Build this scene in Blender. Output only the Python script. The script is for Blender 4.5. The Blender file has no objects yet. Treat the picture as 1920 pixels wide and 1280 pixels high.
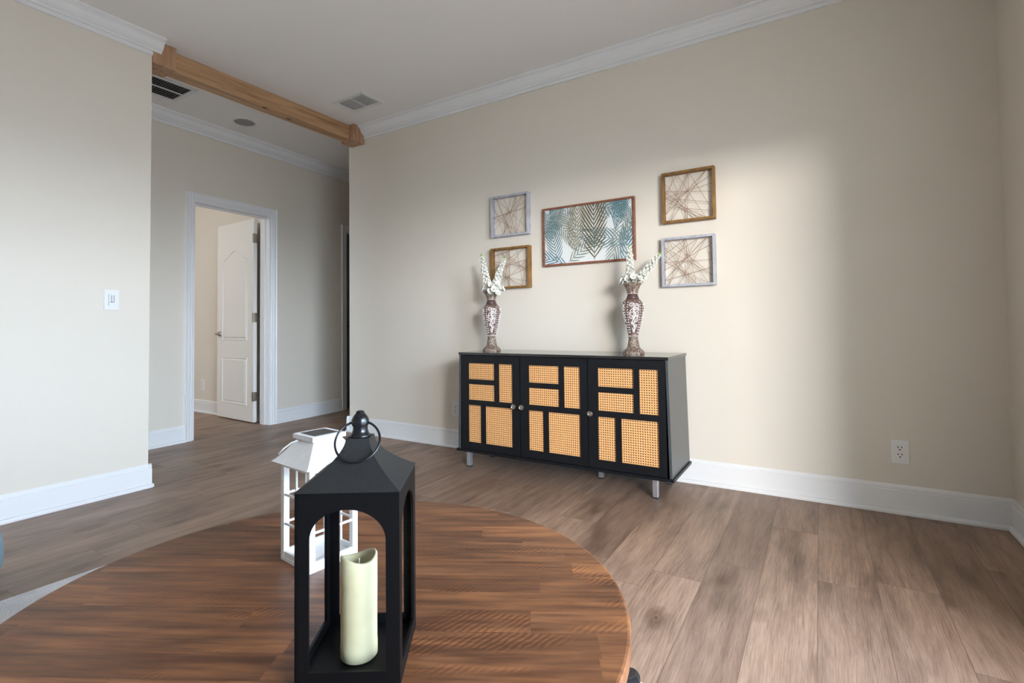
import bpy, bmesh, math, random
from mathutils import Vector, Matrix
random.seed(7)
PI = math.pi
C = bpy.context.scene.collection
sc = bpy.context.scene

# ------------------------------------------------------------------ materials
def node_mat(name):
    m = bpy.data.materials.new(name); m.use_nodes = True
    nt = m.node_tree; b = nt.nodes['Principled BSDF']
    return m, nt, b
def N(nt, kind, **kw):
    n = nt.nodes.new(kind)
    for k, v in kw.items():
        if k in n.bl_rna.properties: setattr(n, k, v)
        else: n.inputs[k].default_value = v
    return n
def L(nt, a, b): nt.links.new(a, b)
def math_n(nt, op, a, b=None):
    n = nt.nodes.new('ShaderNodeMath'); n.operation = op
    for i, v in enumerate((a, b)):
        if v is None: continue
        if isinstance(v, (int, float)): n.inputs[i].default_value = v
        else: L(nt, v, n.inputs[i])
    return n.outputs[0]
def srgb(r, g, b):
    f = lambda c: (c / 255 / 12.92) if c / 255 <= .04045 else ((c / 255 + .055) / 1.055) ** 2.4
    return (f(r), f(g), f(b), 1)
def ramp(nt, fac, stops):
    r = nt.nodes.new('ShaderNodeValToRGB')
    while len(r.color_ramp.elements) < len(stops): r.color_ramp.elements.new(.5)
    for e, (p, c) in zip(r.color_ramp.elements, stops): e.position = p; e.color = c
    L(nt, fac, r.inputs[0]); return r.outputs[0]
def mix(nt, fac, a, b, mode='MIX'):
    n = nt.nodes.new('ShaderNodeMix'); n.data_type = 'RGBA'; n.blend_type = mode
    for s, v in ((0, fac), (6, a), (7, b)):
        if isinstance(v, (int, float, tuple)): n.inputs[s].default_value = v
        else: L(nt, v, n.inputs[s])
    return n.outputs[2]
def bump(nt, b, h, strength=.2, dist=.002):
    n = nt.nodes.new('ShaderNodeBump'); n.inputs['Strength'].default_value = strength
    n.inputs['Distance'].default_value = dist
    L(nt, h, n.inputs['Height']); L(nt, n.outputs[0], b.inputs['Normal'])
def plain(name, col, rough=.5, metal=0, noise=0, nscale=40, bstr=0, spec=.5):
    m, nt, b = node_mat(name)
    b.inputs['Base Color'].default_value = col; b.inputs['Roughness'].default_value = rough
    b.inputs['Metallic'].default_value = metal; b.inputs['Specular IOR Level'].default_value = spec
    tc = N(nt, 'ShaderNodeTexCoord'); nz = N(nt, 'ShaderNodeTexNoise', Scale=nscale, Detail=4.0)
    L(nt, tc.outputs['Object'], nz.inputs['Vector'])
    if noise:
        c2 = tuple(max(0, c * (1 - noise)) for c in col[:3]) + (1,)
        L(nt, ramp(nt, nz.outputs[0], [(.35, c2), (.65, col)]), b.inputs['Base Color'])
    if bstr: bump(nt, b, nz.outputs[0], bstr)
    return m

M = {}
M['wall'] = plain('cream wall paint', srgb(224, 215, 201), .62, nscale=350, bstr=.06)
M['ceiling'] = plain('ceiling paint', srgb(236, 231, 226), .9, nscale=200, bstr=.05)
M['trim'] = plain('white trim paint', srgb(232, 231, 230), .35)
M['door'] = plain('white door paint', srgb(236, 233, 226), .4, nscale=120, bstr=.05)
M['plastic'] = plain('white plastic', srgb(232, 230, 226), .35)
M['slot'] = plain('dark slot', srgb(30, 28, 26), .6)
M['slot_grey'] = plain('grey slot', srgb(120, 124, 134), .6)
M['nickel'] = plain('satin nickel', srgb(190, 184, 174), .28, 1)
M['chrome'] = plain('brushed steel', srgb(205, 208, 214), .35, .85)
M['black'] = plain('black console paint', srgb(13, 15, 19), .42, noise=.15, nscale=60, spec=.35)
M['black_top'] = plain('polished black top', srgb(20, 20, 21), .05, spec=.8)
M['edge'] = plain('dark edge band', srgb(38, 39, 40), .3)
M['lantern_black'] = plain('black lantern metal', srgb(6, 6, 8), .5, noise=.4, nscale=300, bstr=.12, spec=.22)
M['lantern_roof'] = plain('dusty black metal', srgb(34, 34, 34), .55, noise=.5, nscale=420, bstr=.1, spec=.4)
M['finial'] = plain('glossy black metal', srgb(16, 18, 22), .24)
M['lantern_white'] = plain('white lantern paint', srgb(238, 236, 234), .5, noise=.06, nscale=90, bstr=.1)
M['solar'] = plain('dark panel', srgb(72, 70, 66), .35)
M['grille_dark'] = plain('dark duct', srgb(20, 19, 18), .8)
M['pale_duct'] = plain('pale duct', srgb(196, 194, 192), .8)
M['grey_grille'] = plain('grey speaker mesh', srgb(160, 156, 154), .7, noise=.2, nscale=600)
M['blue_fabric'] = plain('pale blue fabric', srgb(150, 175, 190), .9, noise=.2, nscale=300, bstr=.3)
M['table_leg'] = plain('black table base paint', srgb(24, 26, 30), .35)
M['petal'] = plain('white petal', srgb(226, 224, 214), .6, noise=.05, nscale=80)
M['bud'] = plain('green bud', srgb(160, 190, 90), .6, noise=.2, nscale=120)
M['stem'] = plain('green stem', srgb(90, 120, 60), .6)
M['twine'] = plain('copper twine', srgb(150, 108, 74), .6)
M['wick'] = plain('wick', srgb(230, 228, 205), .6)
M['dark_door'] = plain('slate blue door paint', srgb(92, 100, 110), .4)
M['dark_knob'] = plain('bronze knob', srgb(70, 62, 55), .35, .8)
M['white_grille'] = plain('white grille paint', srgb(222, 220, 216), .5)

def candle_mat():
    m, nt, b = node_mat('ivory wax')
    b.inputs['Base Color'].default_value = srgb(226, 226, 190); b.inputs['Roughness'].default_value = .45
    b.inputs['Subsurface Weight'].default_value = .25; b.inputs['Subsurface Radius'].default_value = (.01, .008, .004)
    tc = N(nt, 'ShaderNodeTexCoord'); nz = N(nt, 'ShaderNodeTexNoise', Scale=25.0)
    L(nt, tc.outputs['Object'], nz.inputs['Vector'])
    L(nt, ramp(nt, nz.outputs[0], [(.3, srgb(194, 184, 146)), (.7, srgb(206, 198, 162))]), b.inputs['Base Color'])
    return m
M['wax'] = candle_mat()

def grain_vec(nt, coord, sx, sy, sz, rot=0.0):
    mp = nt.nodes.new('ShaderNodeMapping'); mp.inputs['Scale'].default_value = (sx, sy, sz)
    mp.inputs['Rotation'].default_value = (0, 0, rot)
    L(nt, coord, mp.inputs[0]); return mp.outputs[0]

def floor_mat():
    m, nt, b = node_mat('oak look vinyl planks')
    tc = N(nt, 'ShaderNodeTexCoord'); sep = N(nt, 'ShaderNodeSeparateXYZ'); L(nt, tc.outputs['Object'], sep.inputs[0])
    W, LEN = .178, 1.22
    u = math_n(nt, 'DIVIDE', math_n(nt, 'ADD', sep.outputs[0], 20 * W - 3.9 + 3.9 - (3.9 - 21 * W) ), W)
    row = math_n(nt, 'FLOOR', u); fu = math_n(nt, 'FRACT', u)
    wr = N(nt, 'ShaderNodeTexWhiteNoise', noise_dimensions='1D'); L(nt, row, wr.inputs['W'])
    v = math_n(nt, 'ADD', math_n(nt, 'DIVIDE', sep.outputs[1], LEN), math_n(nt, 'MULTIPLY', wr.outputs[0], 7.3))
    col = math_n(nt, 'FLOOR', v); fv = math_n(nt, 'FRACT', v)
    cid = N(nt, 'ShaderNodeCombineXYZ'); L(nt, row, cid.inputs[0]); L(nt, col, cid.inputs[1])
    wn = N(nt, 'ShaderNodeTexWhiteNoise', noise_dimensions='3D'); L(nt, cid.outputs[0], wn.inputs['Vector'])
    # per plank shift of the grain
    off = N(nt, 'ShaderNodeVectorMath', operation='MULTIPLY_ADD')
    L(nt, wn.outputs['Color'], off.inputs[0]); off.inputs[1].default_value = (9, 23, 5); L(nt, tc.outputs['Object'], off.inputs[2])
    base = off.outputs[0]
    # slow warp so that the grain wanders
    nw = N(nt, 'ShaderNodeTexNoise', Scale=1.0, Detail=2.0); L(nt, grain_vec(nt, base, 3.5, 1.6, 1), nw.inputs['Vector'])
    warp = N(nt, 'ShaderNodeVectorMath', operation='MULTIPLY_ADD')
    L(nt, nw.outputs['Color'], warp.inputs[0]); warp.inputs[1].default_value = (.05, 0, 0); L(nt, base, warp.inputs[2])
    wv = warp.outputs[0]
    g1 = N(nt, 'ShaderNodeTexNoise', Scale=1.0, Detail=7.0, Roughness=.62); L(nt, grain_vec(nt, wv, 22, 2.2, 1), g1.inputs['Vector'])
    g2 = N(nt, 'ShaderNodeTexNoise', Scale=1.0, Detail=5.0, Roughness=.7); L(nt, grain_vec(nt, wv, 260, 9, 1), g2.inputs['Vector'])
    g3 = N(nt, 'ShaderNodeTexNoise', Scale=1.0, Detail=3.0); L(nt, grain_vec(nt, wv, 7, 2.2, 1), g3.inputs['Vector'])
    cA = ramp(nt, g1.outputs[0], [(.28, srgb(88, 68, 56)), (.42, srgb(130, 106, 91)), (.56, srgb(154, 128, 111)), (.8, srgb(176, 150, 132))])
    cB = ramp(nt, g2.outputs[0], [(.34, srgb(100, 78, 64)), (.62, srgb(176, 150, 132))])
    c = mix(nt, .42, cA, cB, 'MIX')
    dark = ramp(nt, g3.outputs[0], [(.32, (.52, .48, .45, 1)), (.46, (.92, .9, .88, 1)), (.75, (1.1, 1.06, 1.02, 1))])
    c = mix(nt, .8, c, dark, 'MULTIPLY')
    # knots
    kn_ = N(nt, 'ShaderNodeTexNoise', Scale=38.0, Detail=3.0); L(nt, tc.outputs['Object'], kn_.inputs['Vector'])
    kv = N(nt, 'ShaderNodeVectorMath', operation='MULTIPLY_ADD'); L(nt, kn_.outputs['Color'], kv.inputs[0]); kv.inputs[1].default_value = (.022, .05, 0); L(nt, wv, kv.inputs[2])
    vo = N(nt, 'ShaderNodeTexVoronoi', Scale=1.0); L(nt, grain_vec(nt, kv.outputs[0], 5.6, 2.9, 1), vo.inputs['Vector'])
    kn = ramp(nt, vo.outputs['Distance'], [(.0, (.12, .09, .07, 1)), (.035, (.35, .3, .26, 1)), (.06, (.8, .76, .72, 1)), (.10, (.62, .56, .52, 1)), (.24, (1, 1, 1, 1))])
    sel = N(nt, 'ShaderNodeSeparateColor'); L(nt, vo.outputs['Color'], sel.inputs[0])
    kf = math_n(nt, 'GREATER_THAN', sel.outputs[0], .42)
    c = mix(nt, kf, c, mix(nt, 1.0, c, kn, 'MULTIPLY'))
    tone = ramp(nt, wn.outputs['Value'], [(0, (.80, .77, .75, 1)), (.5, (.97, .95, .93, 1)), (1, (1.15, 1.13, 1.10, 1))])
    c = mix(nt, 1.0, c, tone, 'MULTIPLY')
    # seams
    e1 = math_n(nt, 'LESS_THAN', math_n(nt, 'MINIMUM', fu, math_n(nt, 'SUBTRACT', 1.0, fu)), .008)
    e2 = math_n(nt, 'LESS_THAN', math_n(nt, 'MINIMUM', fv, math_n(nt, 'SUBTRACT', 1.0, fv)), .0012)
    seam = math_n(nt, 'MAXIMUM', e1, e2)
    c = mix(nt, math_n(nt, 'MULTIPLY', seam, .5), c, srgb(84, 66, 54))
    L(nt, c, b.inputs['Base Color'])
    L(nt, math_n(nt, 'ADD', .34, math_n(nt, 'MULTIPLY', g2.outputs[0], .2)), b.inputs['Roughness'])
    b.inputs['Specular IOR Level'].default_value = .42
    bump(nt, b, math_n(nt, 'SUBTRACT', g2.outputs[0], seam), .12, .002)
    return m
M['floor'] = floor_mat()

def table_mat():
    m, nt, b = node_mat('curly acacia boards')
    tc = N(nt, 'ShaderNodeTexCoord'); sep = N(nt, 'ShaderNodeSeparateXYZ'); L(nt, tc.outputs['Object'], sep.inputs[0])
    W, LEN = .058, .46
    u = math_n(nt, 'DIVIDE', math_n(nt, 'ADD', sep.outputs[1], 10.013), W)
    row = math_n(nt, 'FLOOR', u); fu = math_n(nt, 'FRACT', u)
    wr = N(nt, 'ShaderNodeTexWhiteNoise', noise_dimensions='1D'); L(nt, row, wr.inputs['W'])
    v = math_n(nt, 'ADD', math_n(nt, 'DIVIDE', sep.outputs[0], LEN), math_n(nt, 'MULTIPLY', wr.outputs[0], 5.1))
    col = math_n(nt, 'FLOOR', v); fv = math_n(nt, 'FRACT', v)
    cid = N(nt, 'ShaderNodeCombineXYZ'); L(nt, row, cid.inputs[0]); L(nt, col, cid.inputs[1])
    wn = N(nt, 'ShaderNodeTexWhiteNoise', noise_dimensions='3D'); L(nt, cid.outputs[0], wn.inputs['Vector'])
    off = N(nt, 'ShaderNodeVectorMath', operation='MULTIPLY_ADD')
    L(nt, wn.outputs['Color'], off.inputs[0]); off.inputs[1].default_value = (7, 11, 3); L(nt, tc.outputs['Object'], off.inputs[2])
    base = off.outputs[0]
    g1 = N(nt, 'ShaderNodeTexNoise', Scale=1.0, Detail=6.0, Roughness=.6); L(nt, grain_vec(nt, base, 5, 60, 1), g1.inputs['Vector'])
    g2 = N(nt, 'ShaderNodeTexNoise', Scale=1.0, Detail=3.0, Roughness=.5, Distortion=.6); L(nt, grain_vec(nt, base, 3.2, 9, 1), g2.inputs['Vector'])
    c = ramp(nt, g1.outputs[0], [(.3, srgb(78, 48, 30)), (.5, srgb(118, 77, 50)), (.7, srgb(152, 102, 66))])
    c2 = ramp(nt, g2.outputs[0], [(.32, (.62, .52, .46, 1)), (.5, (.95, .92, .9, 1)), (.68, (1.22, 1.16, 1.02, 1))])
    c = mix(nt, .85, c, c2, 'MULTIPLY')
    # flame figure: bands crossing the grain at a slant, only in patches
    wv = N(nt, 'ShaderNodeTexWave', Scale=1.0, Distortion=2.5, Detail=2.0); wv.inputs['Detail Scale'].default_value = 1.5
    L(nt, grain_vec(nt, base, 34, 34, 1, .75), wv.inputs['Vector'])
    pt = N(nt, 'ShaderNodeTexNoise', Scale=1.0, Detail=1.0); L(nt, grain_vec(nt, base, 6, 16, 1), pt.inputs['Vector'])
    pf = ramp(nt, pt.outputs[0], [(.56, (0, 0, 0, 1)), (.66, (1, 1, 1, 1))])
    fig = mix(nt, .8, c, mix(nt, 1.0, c, ramp(nt, wv.outputs[0], [(.2, (.62, .55, .5, 1)), (.7, (1.25, 1.2, 1.1, 1))]), 'MULTIPLY'))
    c = mix(nt, pf, c, fig)
    tone = ramp(nt, wn.outputs['Value'], [(0, (.78, .74, .7, 1)), (.5, (1, .97, .95, 1)), (1, (1.2, 1.18, 1.12, 1))])
    c = mix(nt, 1.0, c, tone, 'MULTIPLY')
    e = math_n(nt, 'LESS_THAN', math_n(nt, 'MINIMUM', fu, math_n(nt, 'SUBTRACT', 1.0, fu)), .012)
    c = mix(nt, math_n(nt, 'MULTIPLY', e, .3), c, srgb(70, 38, 24))
    L(nt, c, b.inputs['Base Color'])
    b.inputs['Roughness'].default_value = .4; b.inputs['Specular IOR Level'].default_value = .5
    bump(nt, b, g1.outputs[0], .05, .001)
    return m
M['table'] = table_mat()

def wood(name, dark, mid, light, sx=3, sy=40, sz=40, rough=.55, knots=False):
    m, nt, b = node_mat(name)
    tc = N(nt, 'ShaderNodeTexCoord')
    g = N(nt, 'ShaderNodeTexNoise', Scale=1.0, Detail=6.0, Roughness=.6); L(nt, grain_vec(nt, tc.outputs['Object'], sx, sy, sz), g.inputs['Vector'])
    c = ramp(nt, g.outputs[0], [(.3, dark), (.5, mid), (.72, light)])
    if knots:
        vo = N(nt, 'ShaderNodeTexVoronoi', Scale=1.0); L(nt, grain_vec(nt, tc.outputs['Object'], 9, 4.6, 9), vo.inputs['Vector'])
        k = ramp(nt, vo.outputs['Distance'], [(0, (.1, .06, .04, 1)), (.08, (.25, .16, .1, 1)), (.13, (1, 1, 1, 1))])
        sel = N(nt, 'ShaderNodeSeparateColor'); L(nt, vo.outputs['Color'], sel.inputs[0])
        c = mix(nt, math_n(nt, 'GREATER_THAN', sel.outputs[1], .45), c, mix(nt, 1.0, c, k, 'MULTIPLY'))
    L(nt, c, b.inputs['Base Color']); b.inputs['Roughness'].default_value = rough
    bump(nt, b, g.outputs[0], .1, .001)
    return m
M['pine'] = wood('knotty pine', srgb(146, 106, 72), srgb(182, 142, 104), srgb(202, 164, 126), 38, 2.2, 30, .55, True)
M['pine_block'] = wood('pine end block', srgb(140, 102, 74), srgb(176, 136, 104), srgb(194, 156, 124), 40, 40, 3, .55)
M['brown_frame'] = wood('walnut stained frame', srgb(98, 66, 28), srgb(134, 96, 44), srgb(156, 116, 60), 30, 30, 12)
M['grey_frame'] = wood('greywashed frame', srgb(150, 150, 158), srgb(178, 178, 186), srgb(198, 198, 204), 30, 30, 12)
M['art_frame'] = wood('reddish brown frame', srgb(104, 62, 44), srgb(136, 84, 62), srgb(156, 102, 76), 40, 40, 40, .45)

def cane_mat():
    m, nt, b = node_mat('woven cane')
    tc = N(nt, 'ShaderNodeTexCoord'); sep = N(nt, 'ShaderNodeSeparateXYZ'); L(nt, tc.outputs['Object'], sep.inputs[0])
    P = .0130
    fx = math_n(nt, 'SUBTRACT', math_n(nt, 'FRACT', math_n(nt, 'DIVIDE', sep.outputs[0], P)), .5)
    fz = math_n(nt, 'SUBTRACT', math_n(nt, 'FRACT', math_n(nt, 'DIVIDE', sep.outputs[2], P)), .5)
    d = math_n(nt, 'SQRT', math_n(nt, 'ADD', math_n(nt, 'MULTIPLY', fx, fx), math_n(nt, 'MULTIPLY', fz, fz)))
    hole = math_n(nt, 'LESS_THAN', d, .27)
    nz = N(nt, 'ShaderNodeTexNoise', Scale=120.0, Detail=3.0); L(nt, tc.outputs['Object'], nz.inputs['Vector'])
    c = ramp(nt, nz.outputs[0], [(.3, srgb(214, 154, 96)), (.7, srgb(238, 180, 118))])
    c = mix(nt, hole, c, srgb(44, 28, 18))
    L(nt, c, b.inputs['Base Color']); b.inputs['Roughness'].default_value = .5
    bump(nt, b, math_n(nt, 'MINIMUM', d, .4), .5, .002)
    return m
M['cane'] = cane_mat()

def rug_mat():
    m, nt, b = node_mat('light grey woven rug')
    tc = N(nt, 'ShaderNodeTexCoord')
    n1 = N(nt, 'ShaderNodeTexNoise', Scale=260.0, Detail=3.0); L(nt, tc.outputs['Object'], n1.inputs['Vector'])
    n2 = N(nt, 'ShaderNodeTexNoise', Scale=9.0, Detail=4.0); L(nt, tc.outputs['Object'], n2.inputs['Vector'])
    c = mix(nt, .5, ramp(nt, n1.outputs[0], [(.35, srgb(186, 184, 188)), (.65, srgb(250, 248, 248))]), ramp(nt, n2.outputs[0], [(.4, srgb(214, 212, 216)), (.6, srgb(246, 244, 244))]))
    L(nt, c, b.inputs['Base Color']); b.inputs['Roughness'].default_value = .95
    bump(nt, b, n1.outputs[0], .6, .004)
    return m
M['rug'] = rug_mat()

def vase_mat(name, a, b_, c_, sc_=90):
    m, nt, b = node_mat(name)
    tc = N(nt, 'ShaderNodeTexCoord'); n1 = N(nt, 'ShaderNodeTexNoise', Scale=float(sc_), Detail=4.0, Distortion=1.2)
    L(nt, tc.outputs['Object'], n1.inputs['Vector'])
    L(nt, ramp(nt, n1.outputs[0], [(.35, a), (.5, b_), (.66, c_)]), b.inputs['Base Color'])
    b.inputs['Roughness'].default_value = .42; b.inputs['Metallic'].default_value = .15
    bump(nt, b, n1.outputs[0], .7, .004)
    return m
M['vase_body'] = vase_mat('mauve brown glaze', srgb(92, 70, 64), srgb(122, 98, 90), srgb(148, 124, 114), 60)
M['vase_relief'] = vase_mat('carved bronze', srgb(66, 50, 42), srgb(128, 108, 95), srgb(184, 168, 152), 110)
M['vase_collar'] = plain('plum brown glaze', srgb(86, 62, 60), .3)
M['scroll'] = plain('chalk white relief', srgb(236, 232, 228), .6, noise=.08, nscale=200)
M['paper'] = plain('print paper', srgb(226, 228, 226), .7)
leaf_cols = {'teal': srgb(104, 138, 142), 'blue': srgb(98, 136, 152), 'sage': srgb(136, 144, 126), 'olive': srgb(112, 102, 76), 'pale': srgb(150, 160, 152), 'tan': srgb(160, 150, 128)}
for k, v in leaf_cols.items(): M['leaf_' + k] = plain('leaf ink ' + k, v, .7, noise=.25, nscale=30)

# ------------------------------------------------------------------ helpers
class MB:
    """collects shapes into one mesh"""
    def __init__(s): s.bm = bmesh.new(); s.mi = 0
    def poly(s, pts, f=None):
        vs = [s.bm.verts.new(p) for p in pts]
        fa = s.bm.faces.new(vs); fa.material_index = s.mi; return fa
    def hexa(s, p):
        vs = [s.bm.verts.new(q) for q in p]
        for f in ((0, 3, 2, 1), (4, 5, 6, 7), (0, 1, 5, 4), (1, 2, 6, 5), (2, 3, 7, 6), (3, 0, 4, 7)):
            s.bm.faces.new([vs[i] for i in f]).material_index = s.mi
    def box(s, x0, x1, y0, y1, z0, z1, T=None):
        p = [(x0, y0, z0), (x1, y0, z0), (x1, y1, z0), (x0, y1, z0), (x0, y0, z1), (x1, y0, z1), (x1, y1, z1), (x0, y1, z1)]
        if T: p = [T(*q) for q in p]
        s.hexa(p)
    def lathe(s, prof, n=32, cx=0, cy=0, cap=True):
        rings = []
        for r, z in prof:
            rings.append([s.bm.verts.new((cx + r * math.cos(2 * PI * i / n), cy + r * math.sin(2 * PI * i / n), z)) for i in range(n)])
        for a, b in zip(rings, rings[1:]):
            for i in range(n):
                s.bm.faces.new([a[i], a[(i + 1) % n], b[(i + 1) % n], b[i]]).material_index = s.mi
        if cap:
            s.bm.faces.new(rings[0][::-1]).material_index = s.mi; s.bm.faces.new(rings[-1]).material_index = s.mi
    def tube(s, pts, r, n=8, closed=False, cap=True):
        pts = [Vector(p) for p in pts]; rings = []; m = len(pts)
        up = None
        for i, p in enumerate(pts):
            a = pts[(i - 1) % m] if (closed or i > 0) else p; b = pts[(i + 1) % m] if (closed or i < m - 1) else p
            t = (b - a).normalized()
            if up is None:
                up = t.orthogonal().normalized()
            up = (up - t * up.dot(t)).normalized(); w = t.cross(up)
            rr = r[i] if isinstance(r, (list, tuple)) else r
            rings.append([s.bm.verts.new(p + (up * math.cos(2 * PI * k / n) + w * math.sin(2 * PI * k / n)) * rr) for k in range(n)])
        rng = range(m) if closed else range(m - 1)
        for i in rng:
            a, b = rings[i], rings[(i + 1) % m]
            for k in range(n):
                s.bm.faces.new([a[k], a[(k + 1) % n], b[(k + 1) % n], b[k]]).material_index = s.mi
        if cap and not closed:
            s.bm.faces.new(rings[0][::-1]).material_index = s.mi; s.bm.faces.new(rings[-1]).material_index = s.mi
    def prism(s, prof, a, b, fn):
        """prof: list of 2D points; fn(u, p) -> 3D, u in (a, b)"""
        va = [s.bm.verts.new(fn(a, p)) for p in prof]; vb = [s.bm.verts.new(fn(b, p)) for p in prof]
        k = len(prof)
        for i in range(k):
            s.bm.faces.new([va[i], va[(i + 1) % k], vb[(i + 1) % k], vb[i]]).material_index = s.mi
        s.bm.faces.new(va[::-1]).material_index = s.mi; s.bm.faces.new(vb).material_index = s.mi
    def sphere(s, c, r, u=12, v=8, sz=1.0):
        bmesh.ops.create_uvsphere(s.bm, u_segments=u, v_segments=v, radius=r, matrix=Matrix.Translation(c) @ Matrix.Diagonal((1, 1, sz, 1)))
    def build(s, name, mats, parent=None, smooth=False, bevel=0, loc=None, rot=None, kind=None, fix=True):
        if fix: bmesh.ops.recalc_face_normals(s.bm, faces=s.bm.faces)
        me = bpy.data.meshes.new(name); s.bm.to_mesh(me); s.bm.free()
        for m in (mats if isinstance(mats, list) else [mats]): me.materials.append(m)
        o = bpy.data.objects.new(name, me); C.objects.link(o)
        if smooth:
            for p in me.polygons: p.use_smooth = True
            if smooth != 'all':
                md = o.modifiers.new('edge', 'EDGE_SPLIT'); md.split_angle = math.radians(38)
        if bevel:
            md = o.modifiers.new('bevel', 'BEVEL'); md.width = bevel; md.segments = 2; md.limit_method = 'ANGLE'
        if parent: o.parent = parent
        if loc: o.location = loc
        if rot: o.rotation_euler = rot
        if kind: o['kind'] = kind
        return o
def thing(name, label, cat, loc=(0, 0, 0), rotz=0, group=None):
    o = bpy.data.objects.new(name, None); C.objects.link(o); o.empty_display_size = .05
    o.location = loc; o.rotation_euler = (0, 0, rotz); o['label'] = label; o['category'] = cat
    if group: o['group'] = group
    return o
def tag(o, label, cat, group=None):
    o['label'] = label; o['category'] = cat
    if group: o['group'] = group
    return o
def struct(o, label, cat='room'):
    o['kind'] = 'structure'; o['label'] = label; o['category'] = cat; return o
def boxobj(name, mat, dims, parent=None, bevel=0, T=None):
    m = MB(); m.box(*dims, T=T); return m.build(name, mat, parent, bevel=bevel)

# ------------------------------------------------------------------ camera
cam = bpy.data.cameras.new('camera'); co = bpy.data.objects.new('camera', cam); C.objects.link(co)
yaw, pitch, roll, F, CX, CY = .556, .0302, -.0114, 947.1756, 947.5899, 579.2529
fw = Vector((-math.sin(yaw) * math.cos(pitch), math.cos(yaw) * math.cos(pitch), math.sin(pitch)))
rt = Vector((math.cos(yaw), math.sin(yaw), 0)); up = rt.cross(fw)
r2 = rt * math.cos(roll) + up * math.sin(roll); u2 = -rt * math.sin(roll) + up * math.cos(roll)
mw = Matrix(((r2.x, u2.x, -fw.x, 3.3951), (r2.y, u2.y, -fw.y, -3.113925), (r2.z, u2.z, -fw.z, .9375), (0, 0, 0, 1)))
co.matrix_world = mw
cam.sensor_width = 36; cam.lens = F / 1920 * 36; cam.clip_start = .05
cam.shift_x = (960 - CX) / 1920; cam.shift_y = (CY - 640) / 1920
sc.camera = co

# ------------------------------------------------------------------ room shell
H = 2.69; ZC = 2.5885; ZB = .1374
XR = 4.108; XB = -.189; YL = -1.675; YR = -5.0
DA = .0528; DK = 1 / math.sqrt(1 + DA * DA)
def DW(s, n, z):      # door wall frame: s along the wall (+Y), n out into the hall
    return (-1.119 - DA * DK * s + DK * n, DK * s + DA * DK * n, z)

struct(boxobj('floor', M['floor'], (-4.2, 4.3, -5.2, 3.2, -.06, 0)), 'oak look plank floor', 'floor')
struct(boxobj('ceiling', M['ceiling'], (-4.2, 4.3, -5.2, 3.2, H, H + .08)), 'pale flat ceiling', 'ceiling')
struct(boxobj('wall_back', M['wall'], (XB, XR + .12, 0, .12, 0, H)), 'cream wall behind the console', 'wall')
struct(boxobj('wall_left', M['wall'], (XB, 0, YR, YL, 0, H)), 'cream wall carrying the dimmer', 'wall')
struct(boxobj('wall_passage', M['wall'], (XB, XB + .12, .12, 3.1, 0, H)), 'cream wall of the hall beyond the opening', 'wall')
# right wall with the glazed door opening the daylight comes through
DO0, DO1, DH = -3.30, -1.42, 1.97
m = MB(); m.box(XR, XR + .12, DO1, 0, 0, H); m.box(XR, XR + .12, YR, DO0, 0, H); m.box(XR, XR + .12, DO0, DO1, DH, H)
struct(m.build('wall_right', M['wall']), 'cream wall at the right edge', 'wall')
struct(boxobj('wall_front', M['wall'], (XB, XR + .12, YR - .12, YR, 0, H)), 'cream wall behind the camera', 'wall')
M['stucco'] = plain('pale stucco', srgb(200, 192, 178), .9, nscale=60, bstr=.2)
M['concrete'] = plain('patio concrete', srgb(176, 172, 164), .85, noise=.1, nscale=8)
struct(boxobj('wall_light_block', M['stucco'], (XR + .12, 5.5, -5.2, -5.05, -.1, 2.6)), 'pale stucco wall added outside to block skylight', 'wall')  # unseen blocker, added to darken the right end of the console wall
struct(boxobj('ceiling_light_block', M['stucco'], (XR + .12, 6.1, -5.2, .1, 2.5, 2.6)), 'pale roof added outside to block high sky light', 'ceiling')  # unseen blocker, added so only sky near the horizon gets in
struct(boxobj('floor_patio', M['concrete'], (4.3, 6.4, -5.2, .1, -.12, -.04)), 'patio slab outside the glazed door', 'floor')
def frame_rect(m, a0, a1, z0, z1, w, t0, t1, fn):
    for (p0, p1, q0, q1) in ((a0, a0 + w, z0, z1), (a1 - w, a1, z0, z1), (a0 + w, a1 - w, z0, z0 + w), (a0 + w, a1 - w, z1 - w, z1)):
        m.box(p0, p1, t0, t1, q0, q1, T=fn)
m = MB(); frame_rect(m, -.98, -.28, .7, 2.15, .04, YR - .1, YR - .04, lambda a, t, z: (a, t, z))  # frame of the added opening that brightens the hall
struct(m.build('window_fill', M['trim']), 'white frame of an unseen window added to light the hall', 'window')
m = MB(); frame_rect(m, DO0, DO1, 0, DH, .05, XR + .03, XR + .09, lambda a, t, z: (t, a, z)); m.box(XR + .04, XR + .08, -2.38, -2.34, .05, DH - .05)
struct(m.build('window_1', M['trim']), 'white glazed door frame in the right wall', 'window')

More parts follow.
